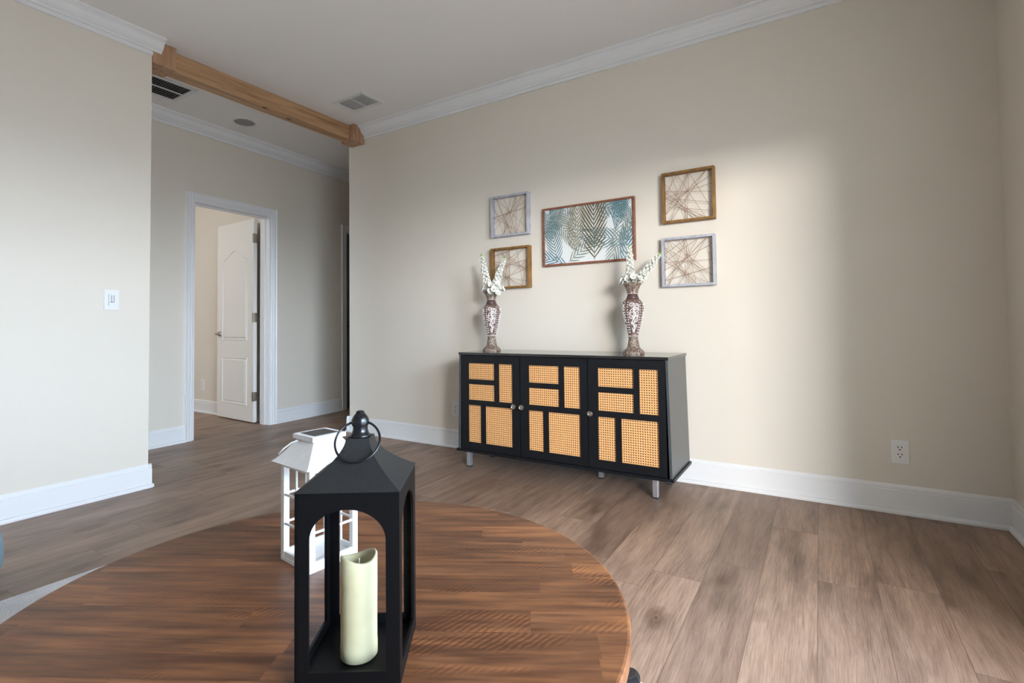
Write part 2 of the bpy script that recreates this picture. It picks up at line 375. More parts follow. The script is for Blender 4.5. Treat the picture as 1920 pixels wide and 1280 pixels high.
# door wall, pieces around two openings
D1a, D1b, D1h = -.905, -.165, 2.02
D2a, D2b, D2h = .785, 1.56, 2.02
T_ = .13
m = MB()
def dwbox(m, s0, s1, z0, z1, n0=-T_, n1=0): m.box(s0, s1, n0, n1, z0, z1, T=lambda s, n, z: DW(s, n, z))
dwbox(m, -5.0, D1a, 0, H); dwbox(m, D1a, D1b, D1h, H); dwbox(m, D1b, D2a, 0, H); dwbox(m, D2a, D2b, D2h, H); dwbox(m, D2b, 3.1, 0, H)
struct(m.build('wall_hall', M['wall']), 'cream hall wall with the two doorways', 'wall')
struct(boxobj('wall_hall_end', M['wall'], (-3.4, XB, 3.05, 3.15, 0, H)), 'cream end wall of the hall', 'wall')
m = MB(); y0, y1 = YR - .12, YR
m.box(-4.2, -.98, y0, y1, 0, H); m.box(-.28, XB, y0, y1, 0, H); m.box(-.98, -.28, y0, y1, 0, .7); m.box(-.98, -.28, y0, y1, 2.15, H)  # unseen opening added here to let more daylight into the hall
struct(m.build('wall_hall_front', M['wall']), 'cream wall closing the hall', 'wall')
# room seen through the doorway
struct(boxobj('wall_bedroom', M['wall'], (-4.2, -1.262, -.10, .02, 0, H)), 'cream wall seen through the open doorway', 'wall')
m = MB(); m.box(-4.3, -4.2, -5.1, .02, 0, H)
struct(m.build('wall_bedroom_side', M['wall']), 'cream far wall of the room through the doorway', 'wall')
struct(boxobj('wall_second_room', M['wall'], (-3.4, -3.3, .02, 3.1, 0, H)), 'cream wall of the dark second room', 'wall')

crown_prof = [(0, ZC), (.011, ZC), (.0125, ZC + .018), (.008, ZC + .0215), (.009, ZC + .024), (.018, ZC + .0255), (.0205, ZC + .030), (.022, ZC + .036), (.030, ZC + .040), (.040, ZC + .048), (.048, ZC + .059), (.053, ZC + .071), (.060, ZC + .080), (.068, ZC + .0835), (.069, ZC + .088), (.078, ZC + .0885), (.081, ZC + .092), (.081, H), (0, H)]
base_prof = [(0, 0), (.027, 0), (.0275, .010), (.024, .019), (.0125, .0205), (.0135, .024), (.0135, .110), (.0085, .1135), (.0105, .119), (.0095, .128), (.004, ZB), (0, ZB)]
def run(name, prof, a, b, fn, label, cat, mat='trim'):
    m = MB(); m.prism(prof, a, b, fn); return struct(m.build(name, M[mat]), label, cat)
run('trim_1', crown_prof, .013, XR, lambda u, p: (u, -p[0], p[1]), 'white crown moulding above the console wall', 'moulding')
run('trim_2', crown_prof, YR, -1.63, lambda u, p: (p[0], u, p[1]), 'white crown moulding on the left wall', 'moulding')
run('trim_3', crown_prof, -4.95, 3.05, lambda u, p: DW(u, p[0], p[1]), 'white crown moulding on the hall wall', 'moulding')
run('trim_4', crown_prof, YR, -.0, lambda u, p: (XR - p[0], u, p[1]), 'white crown moulding on the right wall', 'moulding')
m = MB(); m.prism(base_prof, XB - .02, XR, lambda u, p: (u, -p[0], p[1])); m.prism(base_prof, -.027, .12, lambda u, p: (XB - p[0], u, p[1]))
struct(m.build('baseboard_back', M['trim']), 'white baseboard under the console wall', 'baseboard')
m = MB(); m.prism(base_prof, YR, YL + .016, lambda u, p: (p[0], u, p[1])); m.prism(base_prof, XB - .013, .016, lambda u, p: (u, YL + p[0], p[1]))
struct(m.build('baseboard_left', M['trim']), 'white baseboard wrapping the left wall end', 'baseboard')
m = MB()
for a, b in ((-5.0, D1a - .06), (D1b + .06, D2a - .06), (D2b + .06, 3.05)): m.prism(base_prof, a, b, lambda u, p: DW(u, p[0], p[1]))
struct(m.build('baseboard_hall', M['trim']), 'white baseboard along the hall wall', 'baseboard')
m = MB(); m.prism(base_prof, -4.2, -1.262, lambda u, p: (u, -.10 - p[0], p[1]))
struct(m.build('baseboard_bedroom', M['trim']), 'white baseboard seen through the doorway', 'baseboard')
m = MB(); m.prism(base_prof, DO1 + .06, -.0, lambda u, p: (XR - p[0], u, p[1]))
struct(m.build('baseboard_right', M['trim']), 'white baseboard at the right edge', 'baseboard')

# door casings and jambs
cas = [(0, 0), (.0, .012), (.008, .016), (.018, .014), (.026, .018), (.045, .018), (.052, .022), (.06, .022), (.06, 0)]
def doorway(name, a, b, h, label):
    m = MB(); w = .06
    m.prism(cas, 0, h + w, lambda u, p: DW(a - p[0], p[1], u if p[0] > .001 or u == 0 else u))
    m.prism(cas, 0, h + w, lambda u, p: DW(b + p[0], p[1], u))
    m.prism(cas, a, b, lambda u, p: DW(u, p[1], h + p[0]))
    for s0, s1, z0, z1 in ((a, a + .018, 0, h), (b - .018, b, 0, h), (a + .018, b - .018, h - .018, h)):
        m.box(s0, s1, -T_ - .004, .004, z0, z1, T=lambda s, n, z: DW(s, n, z))
    # stop bead
    for s0, s1, z0, z1 in ((a + .018, a + .03, 0, h - .018), (b - .03, b - .018, 0, h - .018), (a + .03, b - .03, h - .03, h - .018)):
        m.box(s0, s1, -.085, -.05, z0, z1, T=lambda s, n, z: DW(s, n, z))
    return struct(m.build(name, M['trim']), label, 'door frame')
doorway('trim_5', D1a, D1b, D1h, 'white casing of the open doorway')
doorway('trim_6', D2a, D2b, D2h, 'white casing at the far end of the hall')

# open door leaf (local: x from hinge 0 to width, y thickness, z up)
def door_leaf(name, loc, rotz, mat, w=.715, h=1.995, label='', panel=True, t=.035):
    root = bpy.data.objects.new(name, None); C.objects.link(root); root.location = loc; root.rotation_euler = (0, 0, rotz)
    struct(root, label, 'door')
    m = MB(); m.box(0, w, 0, t, .0, h); m.build('leaf', mat, root, bevel=.002)
    if panel:
        for side in (-1, 1):
            yy = 0 if side < 0 else t
            # raised frames follow the two moulded panels, upper one arched
            x0, x1 = .12, w - .12
            def outline(z0, z1, arch):
                pts = [(x0, z0), (x1, z0), (x1, z1)]
                if arch:
                    for i in range(1, 16):
                        q = i / 16; x = x1 + (x0 - x1) * q
                        pts.append((x, z1 + .085 * (math.sin(PI * q) ** 2)))
                pts.append((x0, z1)); return pts
            m = MB()
            for z0, z1, ar in ((.16, .62, False), (.80, 1.62, True)):
                pts = outline(z0, z1, ar)
                P3 = [(x, yy + side * .001, z) for x, z in pts]
                m.tube(P3, .0065, 6, closed=True)
                cx = sum(p[0] for p in pts) / len(pts); cz = (z0 + z1) / 2
                inner = [(cx + (x - cx) * (1 - .017 / (x1 - x0) * 2), cz + (z - cz) * (1 - .017 / (z1 - z0) * 2)) for x, z in pts]
                va = [m.bm.verts.new((x, yy, z)) for x, z in inner]
                inner2 = [(cx + (x - cx) * .95, cz + (z - cz) * .97) for x, z in inner]
                vb = [m.bm.verts.new((x, yy + side * .006, z)) for x, z in inner2]
                k = len(va)
                for i in range(k): m.bm.faces.new([va[i], va[(i + 1) % k], vb[(i + 1) % k], vb[i]])
                m.bm.faces.new(vb)
            m.build('moulded_panel', mat, root)
    return root
# leaf stands nearly square to the hall wall, inside the room
hx, hy = -1.262, -.172
d1 = door_leaf('door_1', (-1.30, -.186, .012), math.radians(180 - 3.0), M['door'], label='open white two panel door in the far doorway')
def lever(parent, x, z, side, mat):
    m = MB(); y = 0 if side < 0 else .035
    def rose(): 
        n = 20; pr = [(.0, .026), (.008, .026), (.012, .018), (.04, .010), (.045, .010)]
        rings = []
        for d, r in pr: rings.append([m.bm.verts.new((x + r * math.cos(2 * PI * i / n), y + side * d, z + r * math.sin(2 * PI * i / n))) for i in range(n)])
        for a, b in zip(rings, rings[1:]):
            for i in range(n): m.bm.faces.new([a[i], a[(i + 1) % n], b[(i + 1) % n], b[i]])
        m.bm.faces.new(rings[-1])
    rose()
    m.tube([(x, y + side * .045, z), (x - .03, y + side * .05, z + .004), (x - .07, y + side * .048, z), (x - .095, y + side * .045, z - .006)], [.010, .009, .008, .006], 10)
    return m.build('door_handle', mat, parent, smooth='all')
lever(d1, .655, .86, 1, M['nickel']); lever(d1, .655, .86, -1, M['nickel'])
for z in (.25, 1.02, 1.80):
    m = MB(); m.box(-.006, .0, .002, .033, z - .045, z + .045); m.box(-.02, .0, .034, .037, z - .045, z + .045); m.box(0, .022, .0355, .0375, z - .045, z + .045)
    m.tube([(-.008, .041, z - .047), (-.008, .041, z + .047)], .006, 10)
    m.build('hinge', M['nickel'], d1)
# second door, seen as a sliver down the hall
d2 = door_leaf('door_2', DW(.806, -.05, .012), math.radians(93.02), M['dark_door'], w=.72, label='slate coloured door at the far end of the hall', panel=False)
m = MB(); m.sphere((.06, -.05, .93), .028); m.tube([(.06, 0, .93), (.06, -.05, .93)], .012, 10)
m.sphere((.06, .085, .93), .028); m.tube([(.06, .035, .93), (.06, .085, .93)], .012, 10); m.build('door_knob', M['dark_knob'], d2, smooth='all')

# ------------------------------------------------------------------ beam
b = thing('ceiling_beam', 'knotty pine beam under the ceiling across the hall opening', 'beam', (-.0975, 0, H))
m = MB(); m.box(-.0525, .0525, YL + .12, -.11, -.125, 0); m.build('beam_timber', M['pine'], b, bevel=.003)
for y0, y1 in ((YL, YL + .13), (-.125, 0)):
    m = MB(); m.box(-.055, .1105, y0, y1, -.145, 0); m.build('end_block', M['pine_block'], b, bevel=.003)

# ------------------------------------------------------------------ ceiling vents and speaker
def vent(label, x0, x1, y0, y1, nl, dark, rim):
    cx, cy = (x0 + x1) / 2, (y0 + y1) / 2; w, d = (x1 - x0) / 2, (y1 - y0) / 2
    t = thing('ceiling_vent', label, 'air vent', (cx, cy, H))
    m = MB(); frame_rect(m, -w, w, -d, d, rim, -.008, 0, lambda a, t_, z: (a, z, t_)); m.box(-.006, .006, -d + rim, d - rim, -.007, -.001)
    m.build('vent_frame', M['white_grille'], t, bevel=.0015)
    boxobj('duct', M['grille_dark'] if dark else M['pale_duct'], (-w + rim, w - rim, -d + rim, d - rim, -.001, -.0004), t)
    m = MB()
    for i in range(nl):
        y = -d + rim + (i + .5) * (2 * d - 2 * rim) / nl
        p = (2 * d - 2 * rim) / nl
        k = .14 if dark else .36
        for xa, xb in ((-w + rim, -.006), (.006, w - rim)):
            m.hexa([(xa, y - p * k, -.006), (xb, y - p * k, -.006), (xb, y + p * (k - .1), -.002), (xa, y + p * (k - .1), -.002),
                    (xa, y - p * k, -.0048), (xb, y - p * k, -.0048), (xb, y + p * (k - .1), -.0008), (xa, y + p * (k - .1), -.0008)])
    lv = m.build('louvres', M['white_grille'], t)
vent('white ceiling supply vent with pale louvres near the console wall', .199, .538, -.508, -.283, 12, False, .028)
vent('dark slotted ceiling return vent beyond the pine beam', -.80, -.455, -1.56, -1.175, 18, True, .03)
t = thing('ceiling_speaker', 'small round grey speaker set in the hall ceiling', 'speaker', (-.73, -.66, H))
m = MB(); m.lathe([(.078, -.006), (.092, -.006), (.097, -.001), (.097, 0), (.078, 0)], 40, cap=False); m.build('speaker_rim', M['white_grille'], t, smooth=True)
m = MB(); m.lathe([(.001, -.004), (.079, -.004), (.079, -.001), (.001, -.001)], 40); m.build('speaker_grille', M['grey_grille'], t)

# ------------------------------------------------------------------ outlets and dimmer
def outlet(label, loc, rotz, kind='outlet'):
    # local: x across, y out of the wall is -y, z up from centre
    t = thing('wall_outlet' if kind == 'outlet' else 'dimmer_switch', label, 'electrical outlet' if kind == 'outlet' else 'light switch', loc, rotz)
    m = MB(); m.box(-.036, .036, -.006, 0, -.058, .058); m.build('cover_plate', M['plastic'], t, bevel=.002)
    m = MB(); m.box(-.0165, .0165, -.009, -.005, -.034, .034); m.mi = 1
    if kind == 'outlet':
        for dz in (-.017, .017):
            m.box(-.009, -.0055, -.0095, -.0085, dz + .001, dz + .009); m.box(.0055, .009, -.0095, -.0085, dz + .001, dz + .009)
            m.box(-.003, .003, -.0095, -.0085, dz - .010, dz - .0045)
        m.build('receptacle', [M['plastic'], M['slot']], t)
    else:
        m.box(-.016, -.0145, -.0095, -.0085, -.033, .033)
        m.box(-.004, -.001, -.0095, -.0085, -.012, .026); m.box(.008, .011, -.0095, -.0085, -.012, .026); m.box(-.009, .011, -.0095, -.0085, -.015, -.011)
        r = m.build('rocker', [M['plastic'], M['slot_grey']], t)
        m = MB(); m.box(.001, .007, -.0125, -.009, -.006, .02); m.build('slider', M['plastic'], r, bevel=.001)
    return t
outlet('white duplex outlet on the bare wall right of the console', (3.710, 0, .298), 0)
outlet('white duplex outlet half hidden behind the left end of the console', (1.000, 0, .2915), 0)
outlet('white outlet low on the wall seen through the open doorway', (-2.455, -.10, .3045), 0)
outlet('white slider dimmer switch on the left wall', (0, -1.867, 1.101), PI / 2, 'switch')

# ------------------------------------------------------------------ console
cs = thing('sideboard', 'black sideboard with three woven cane doors against the back wall', 'sideboard', (2.04, -.23, 0))
ox, oy = 2.04, -.23
def cbox(name, mat, x0, x1, y0, y1, z0, z1, parent=cs, bevel=.0015):
    return boxobj(name, mat, (x0 - ox, x1 - ox, y0 - oy, y1 - oy, z0, z1), parent, bevel)
cbox('top_panel', M['black_top'], 1.364, 2.724, -.44, -.02, .741, .757)
cbox('bottom_panel', M['black'], 1.346, 2.742, -.445, -.028, .114, .130)
def taper_side(x0t, x1t, x0b, x1b):
    m = MB(); m.hexa([(x0b - ox, -.436 - oy, .130), (x1b - ox, -.436 - oy, .130), (x1b - ox, -.03 - oy, .130), (x0b - ox, -.03 - oy, .130),
                      (x0t - ox, -.436 - oy, .741), (x1t - ox, -.436 - oy, .741), (x1t - ox, -.03 - oy, .741), (x0t - ox, -.03 - oy, .741)])
    return m.build('side_panel', M['side'], cs, bevel=.001)
M['side'] = plain('black laminate with painted sheen', srgb(66, 68, 69), .3)  # black side panels greyed to carry the window's reflection in their colour
taper_side(1.368, 1.381, 1.355, 1.372); taper_side(2.706, 2.720, 2.718, 2.732)
cbox('back_panel', M['black'], 1.372, 2.712, -.036, -.03, .130, .741)
cbox('divider', M['black'], 1.826, 1.836, -.40, -.04, .130, .741); cbox('divider', M['black'], 2.268, 2.278, -.40, -.04, .130, .741)
cane_i = 0
def console_door(x0, w, knob_x, mirror=False):
    global cane_i
    y0, y1 = -.438, -.420; z0, z1 = .133, .738
    d = bpy.data.objects.new('door', None); C.objects.link(d); d.parent = cs; d.location = (x0 - ox, y0 - oy, 0)
    P = [(.059, .262, .585, .689), (.059, .262, .452, .554), (.292, .394, .452, .689), (.056, .158, .180, .418), (.190, .392, .180, .418)]
    m = MB(); T = y1 - y0
    xs = sorted({0, w} | {p[i] for p in P for i in (0, 1)}); zs = sorted({z0, z1} | {p[i] for p in P for i in (2, 3)})
    # solid cells of the fretted frame
    def hole(cx, cz): return any(p[0] < cx < p[1] and p[2] < cz < p[3] for p in P)
    vc = {}
    def V(x, y, z):
        k = (round(x, 5), round(y, 5), round(z, 5))
        if k not in vc: vc[k] = m.bm.verts.new(k)
        return vc[k]
    solid = {}
    for i in range(len(xs) - 1):
        for j in range(len(zs) - 1):
            solid[i, j] = not hole((xs[i] + xs[i + 1]) / 2, (zs[j] + zs[j + 1]) / 2)
    for (i, j), s in solid.items():
        if not s: continue
        a, b_, c, e = xs[i], xs[i + 1], zs[j], zs[j + 1]
        m.bm.faces.new([V(a, 0, c), V(b_, 0, c), V(b_, 0, e), V(a, 0, e)]); m.bm.faces.new([V(a, T, c), V(a, T, e), V(b_, T, e), V(b_, T, c)])
        for di, dj, q in ((-1, 0, [(a, c), (a, e)]), (1, 0, [(b_, e), (b_, c)]), (0, -1, [(b_, c), (a, c)]), (0, 1, [(a, e), (b_, e)])):
            if not solid.get((i + di, j + dj), False):
                (p, r), (s_, u) = q
                m.bm.faces.new([V(p, 0, r), V(s_, 0, u), V(s_, T, u), V(p, T, r)])
    bmesh.ops.dissolve_limit(m.bm, angle_limit=.01, verts=m.bm.verts, edges=m.bm.edges) if False else None
    fr = m.build('door_frame', M['black'], d)
    for p in P:
        boxobj('cane_panel', M['cane'], (p[0] - .004, p[1] + .004, .007, .011, p[2] - .004, p[3] + .004), d)
        # slim bead round each opening
        m = MB(); frame_rect(m, p[0] - .004, p[1] + .004, p[2] - .004, p[3] + .004, .004, -.0015, .002, lambda a, t_, z: (a, t_, z)); m.build('bead', M['black'], fr)
    m = MB(); kx = knob_x - x0; n = 20
    pr = [(.0, .006), (-.010, .006), (-.013, .011), (-.018, .0155), (-.024, .0165), (-.028, .0145), (-.029, .0105), (-.0275, .009)]
    rings = [[m.bm.verts.new((kx + r * math.cos(2 * PI * i / n), dy, .434 + r * math.sin(2 * PI * i / n))) for i in range(n)] for dy, r in pr]
    for a, b_ in zip(rings, rings[1:]):
        for i in range(n): m.bm.faces.new([a[i], a[(i + 1) % n], b_[(i + 1) % n], b_[i]])
    m.bm.faces.new(rings[-1]); m.build('knob', M['nickel'], d, smooth=True)
console_door(1.3835, .4445, 1.795); console_door(1.8325, .4385, 1.8505); console_door(2.275, .430, 2.294)
for x, y in ((1.398, -.37), (2.628, -.372), (2.628, -.09), (1.398, -.09), (2.25, -.187)):
    m = MB(); m.box(-.0145, .0145, -.0145, .0145, .006, .115); l = m.build('leg', M['chrome'], cs, bevel=.002, loc=(x - ox, y - oy, 0))
    boxobj('foot_cap', M['edge'], (-.015, .015, -.015, .015, 0, .007), l)

# ------------------------------------------------------------------ vases
VP = [(.0615, 0), (.0625, .006), (.060, .013), (.0535, .020), (.0475, .026), (.0400, .033), (.0345, .044), (.0305, .066), (.0275, .088), (.0270, .096)]
VB = [(.0285, .098), (.0300, .104), (.0285, .110), (.0280, .114), (.0330, .128), (.0410, .158), (.0510, .196), (.0590, .232), (.0635, .262), (.0625, .286), (.0560, .302), (.0450, .313), (.0380, .320)]
VC = [(.0380, .320), (.0330, .333), (.0290, .346), (.0285, .352)]
VN = [(.0290, .352), (.0310, .356), (.0300, .361), (.0340, .374), (.0420, .392), (.0490, .403), (.0525, .408), (.0515, .415), (.0470, .415), (.040, .400), (.030, .376), (.024, .356), (.001, .352)]
def rad_at(z):
    for (r0, z0), (r1, z1) in zip(VB, VB[1:]):
        if z0 <= z <= z1: return r0 + (r1 - r0) * (z - z0) / (z1 - z0)
    return VB[-1][0]
def vase(label, loc, rz):
    t = thing('vase', label, 'vase', loc, rz, None)
    def lobed(prof, amp, k, n=72):
        m = MB(); rings = []
        for r, z in prof:
            rings.append([m.bm.verts.new(((r + amp * math.cos(k * 2 * PI * i / n)) * math.cos(2 * PI * i / n), (r + amp * math.cos(k * 2 * PI * i / n)) * math.sin(2 * PI * i / n), z)) for i in range(n)])
        for a, b_ in zip(rings, rings[1:]):
            for i in range(n): m.bm.faces.new([a[i], a[(i + 1) % n], b_[(i + 1) % n], b_[i]])
        m.bm.faces.new(rings[0][::-1]); m.bm.faces.new(rings[-1]); return m
    m = lobed(VP, 0, 1, 40); m.build('pedestal', M['vase_relief'], t, smooth=True)
    m = lobed(VB, 0, 1, 48); bd = m.build('vase_body', M['vase_body'], t, smooth='all')
    m = lobed(VC, 0, 1, 40); m.build('collar', M['vase_collar'], t, smooth='all')
    m = lobed(VN, .0012, 12, 72); m.build('flared_neck', M['vase_relief'], t, smooth=True)
    m = MB(); m.tube([(.0275 * math.cos(2 * PI * i / 32), .0275 * math.sin(2 * PI * i / 32), .3525) for i in range(32)], .0022, 6, closed=True); m.build('neck_ring', M['scroll'], t, smooth='all')
    # white scroll relief on four faces
    def P(th, z, off=.0008):
        r = rad_at(z) + off; return (r * math.cos(th), r * math.sin(th), z)
    def spiral(m, th0, z0, r, a0, turns, dirn, rr=.0027):
        pts = []
        n = 22
        for i in range(n + 1):
            q = i / n; a = a0 + dirn * turns * 2 * PI * q; rad = r * (1 - .78 * q)
            z = z0 + rad * math.sin(a); R = rad_at(z); pts.append(P(th0 + rad * math.cos(a) / R, z))
        m.tube(pts, [rr * (1 - .35 * i / n) for i in range(n + 1)], 6)
    for f in range(4):
        th = f * PI / 2
        m = MB()
        for (dx, z, r, a0, tn, dr) in ((-.015, .284, .015, -.5, 1.3, 1), (.016, .276, .016, 2.2, 1.4, -1), (-.014, .252, .014, 1.2, 1.2, -1), (.014, .236, .017, 2.6, 1.4, 1), (-.015, .216, .014, .2, 1.3, -1),
                                       (.013, .198, .013, 3.0, 1.3, 1), (-.009, .182, .012, .6, 1.2, -1), (.009, .165, .011, 2.8, 1.2, 1), (-.001, .146, .009, 4.7, 1.1, -1), (0, .132, .0075, 1.5, 1, 1), (.004, .262, .010, 4.0, 1.2, 1), (-.022, .234, .008, 1.0, 1.0, 1), (.022, .256, .008, 2.0, 1.0, -1), (.0, .221, .009, 5.0, 1.1, -1), (.020, .214, .008, .5, 1.0, 1)):
            spiral(m, th + dx / rad_at(z), z, r, a0, tn, dr)
        pts = []
        for i in range(40):
            q = i / 39; z = .128 + q * .166; amp = .010 * math.sin(PI * min(1, q * 1.15) * .9 + .2)
            pts.append(P(th + amp * math.sin(q * 4.2 * PI) / rad_at(z), z))
        m.tube(pts, .0026, 6)
        m.build('scrollwork', M['scroll'], bd, smooth='all')
        # bead rows between the faces
        for dth in (-.66,):
            m = MB()
            for i in range(13):
                z = .126 + i * .0145
                p = P(th + dth * (1 - .1 * (i / 12)), z, .0008); m.sphere(p, .0032 + .0006 * math.sin(i * .3), 8, 6)
            m.build('bead_row', M['scroll'], bd, smooth='all', kind='stuff')
            m = MB()
            for i in range(13):
                z = .126 + i * .0145
                m.sphere(P(th - dth * (1 - .1 * (i / 12)), z, .0008), .0032, 8, 6)
            m.build('bead_row', M['scroll'], bd, smooth='all', kind='stuff')
    m = MB()
    for i in range(20):
        a = 2 * PI * i / 20; m.sphere((.0305 * math.cos(a), .0305 * math.sin(a), .104), .0032, 8, 6)
    m.build('bead_ring', M['scroll'], bd, smooth='all', kind='stuff')
    return t
V1 = (1.4755, -.208, .757); V2 = (2.468, -.208, .757)
vase('tall brown vase with white scrolls on the left end of the sideboard', V1, -.95)
vase('tall brown vase with white scrolls on the right part of the sideboard', V2, -1.15)

def petal(m, c, d, up_, size, rnd):
    """one cupped petal leaving c along d"""
    d = d.normalized(); s = d.cross(up_).normalized(); n = s.cross(d)
    rows = [(0, .18), (.35, .5), (.7, .62), (1, .34)]
    vs = []
    for q, w in rows:
        cu = .35 * size * q * q
        base = c + d * size * q + n * cu
        vs.append([m.bm.verts.new(base - s * size * w * .8 + n * size * .1), m.bm.verts.new(base), m.bm.verts.new(base + s * size * w * .8 + n * size * .1)])
    for a, b_ in zip(vs, vs[1:]):
        for i in range(2): m.bm.faces.new([a[i], a[i + 1], b_[i + 1], b_[i]])
def floret(m, c, axis, size):
    axis = axis.normalized(); a = axis.orthogonal().normalized(); b_ = axis.cross(a); ph = random.random() * 6
    for k in range(5):
        an = ph + 2 * PI * k / 5; d = a * math.cos(an) + b_ * math.sin(an) + axis * .35
        petal(m, c, d, axis, size * random.uniform(.85, 1.15), 0)
    for k in range(3):
        an = ph + 2 * PI * k / 3; d = a * math.cos(an) + b_ * math.sin(an) + axis * 1.4
        petal(m, c, d, axis, size * .55, 0)
def spike(label, base, tip, group=None, start=.20, n=72):
    t = thing('flower_spray', label, 'flower', base)
    B = Vector((0, 0, 0)); Tp = Vector(tip) - Vector(base)
    m = MB(); m.tube([B + Vector((0, 0, -.06)) * 0, Tp * .5 + Vector((0, 0, .004)), Tp], [.0022, .0018, .001], 8); m.build('stem', M['stem'], t, smooth='all')
    ax = Tp.normalized(); a = ax.orthogonal().normalized(); b_ = ax.cross(a)
    m = MB()
    for i in range(n):
        q = start + (.93 - start) * i / n; an = i * 2.399; rr = .016 * (1.15 - .75 * (q - start) / (1 - start)) ; d = a * math.cos(an) + b_ * math.sin(an)
        c = Tp * q + d * rr * random.uniform(.55, 1.0)
        floret(m, c, d + ax * .25, random.uniform(.012, .0165) * (1.2 - .6 * q))
    m.build('florets', M['petal'], t, kind='stuff', fix=False)
    m = MB()
    for i in range(16):
        q = .90 + .10 * i / 16; an = i * 2.4; d = a * math.cos(an) + b_ * math.sin(an); m.sphere(Tp * q + d * .006 * (1.3 - i / 16), .0034 * (1.2 - .6 * i / 16), 8, 6)
    m.sphere(Tp * 1.0, .003, 8, 6)
    m.build('buds', M['bud'], t, smooth='all')
    return t
def cluster(label, c, offs):
    t = thing('blossom_cluster', label, 'flower', c)
    m = MB()
    for o in offs:
        o = Vector(o); floret(m, o, Vector((o.x, o.y - .012, abs(o.z) * .3 + .02)), .025)
    m.build('petals', M['petal'], t, fix=False)
    m = MB(); m.tube([(0, 0, -.012), (0, 0, 0), (.01, -.01, .006)], .0022, 6); m.build('stem', M['stem'], t)
    m = MB()
    for k in range(3):
        an = k * 2.1 + .4; q = Vector((math.cos(an), math.sin(an), .15)); petal(m, Vector((0, 0, .002)), q, Vector((0, 0, 1)), .03, 0)
    m.build('leaves', M['bud'], t, fix=False)
    return t
zt = .757 + .400
spike('white flower spray leaning left from the left vase', (1.470, -.214, zt), (1.420, -.246, 1.425))
spike('white flower spray leaning right from the left vase, before the brown string frame', (1.484, -.202, zt), (1.560, -.155, 1.408))
spike('upright white flower spray in the right vase, before the palm print', (2.462, -.212, zt), (2.456, -.216, 1.398))
spike('white flower spray leaning far right from the right vase', (2.480, -.202, zt), (2.627, -.158, 1.346))
rc = lambda c, s, n: [(random.gauss(c[0], s[0]), random.gauss(c[1], s[1]), random.gauss(c[2], s[2])) for _ in range(n)]
cluster('white blossom cluster spilling over the rim of the left vase', (1.478, -.208, zt + .012), rc((-.03, -.02, .02), (.014, .012, .014), 9) + rc((.03, -.028, .004), (.024, .014, .016), 20) + rc((.05, .01, .012), (.012, .012, .014), 8))
cluster('white blossom cluster sitting in the rim of the right vase', (2.468, -.208, zt + .016), rc((-.022, -.014, .018), (.022, .014, .010), 16) + rc((.018, -.01, .016), (.018, .012, .012), 9))

# ------------------------------------------------------------------ string art frames
def string_frame(label, x0, x1, z0, z1, mat, seed, dep=.042, w=.014):
    rn = random.Random(seed)
    cx, cz = (x0 + x1) / 2, (z0 + z1) / 2; hw, hh = (x1 - x0) / 2, (z1 - z0) / 2
    t = thing('string_art_frame', label, 'wall decoration', (cx, 0, cz))
    m = MB(); frame_rect(m, -hw, hw, -hh, hh, w, -dep, 0, lambda a, y, z: (a, y, z)); m.build('shadow_box', mat, t, bevel=.001)
    iw, ih = hw - w, hh - w
    def nail(side, q): 
        return {0: (-iw, q * ih), 1: (iw, q * ih), 2: (q * iw, -ih), 3: (q * iw, ih)}[side]
    nails = [nail(s, -.75 + 1.5 * k / 4 + rn.uniform(-.08, .08)) for s in range(4) for k in range(5)]
    segs = []
    # long strings through a point near the middle, plus a second fan lower down
    for hub in ((0, .02), (-.12 * iw, -.55 * ih)):
        for k in range(7):
            a = nails[rn.randrange(20)]; d = (hub[0] - a[0], hub[1] - a[1]); n_ = min(nails, key=lambda p: abs((p[0] - a[0]) * d[1] - (p[1] - a[1]) * d[0]) / (1e-6 + math.hypot(p[0] - a[0], p[1] - a[1])) + (9 if (p[0] - a[0]) * d[0] + (p[1] - a[1]) * d[1] <= 0 else 0))
            segs.append((a, n_))
    for k in range(9):
        a, b_ = rn.sample(nails, 2)
        if math.hypot(a[0] - b_[0], a[1] - b_[1]) > .12: segs.append((a, b_))
    m = MB()
    for i, (a, b_) in enumerate(segs):
        y = -dep * (.58 + .012 * (i % 9)); m.tube([(a[0], y, a[1]), (b_[0], y - .0006, b_[1])], .0011, 5)
    m.build('twine_web', M['twine'], t)
    return t
string_frame('greywashed string art frame, upper left of the palm print', 1.366, 1.681, 1.5715, 1.869, M['grey_frame'], 3)
string_frame('brown string art frame behind the flowers of the left vase', 1.361, 1.684, 1.1945, 1.491, M['brown_frame'], 8)
string_frame('brown string art frame, upper right of the palm print', 2.604, 2.904, 1.532, 1.836, M['brown_frame'], 12)
string_frame('greywashed string art frame on the right, below a brown one', 2.596, 2.899, 1.1505, 1.444, M['grey_frame'], 21)

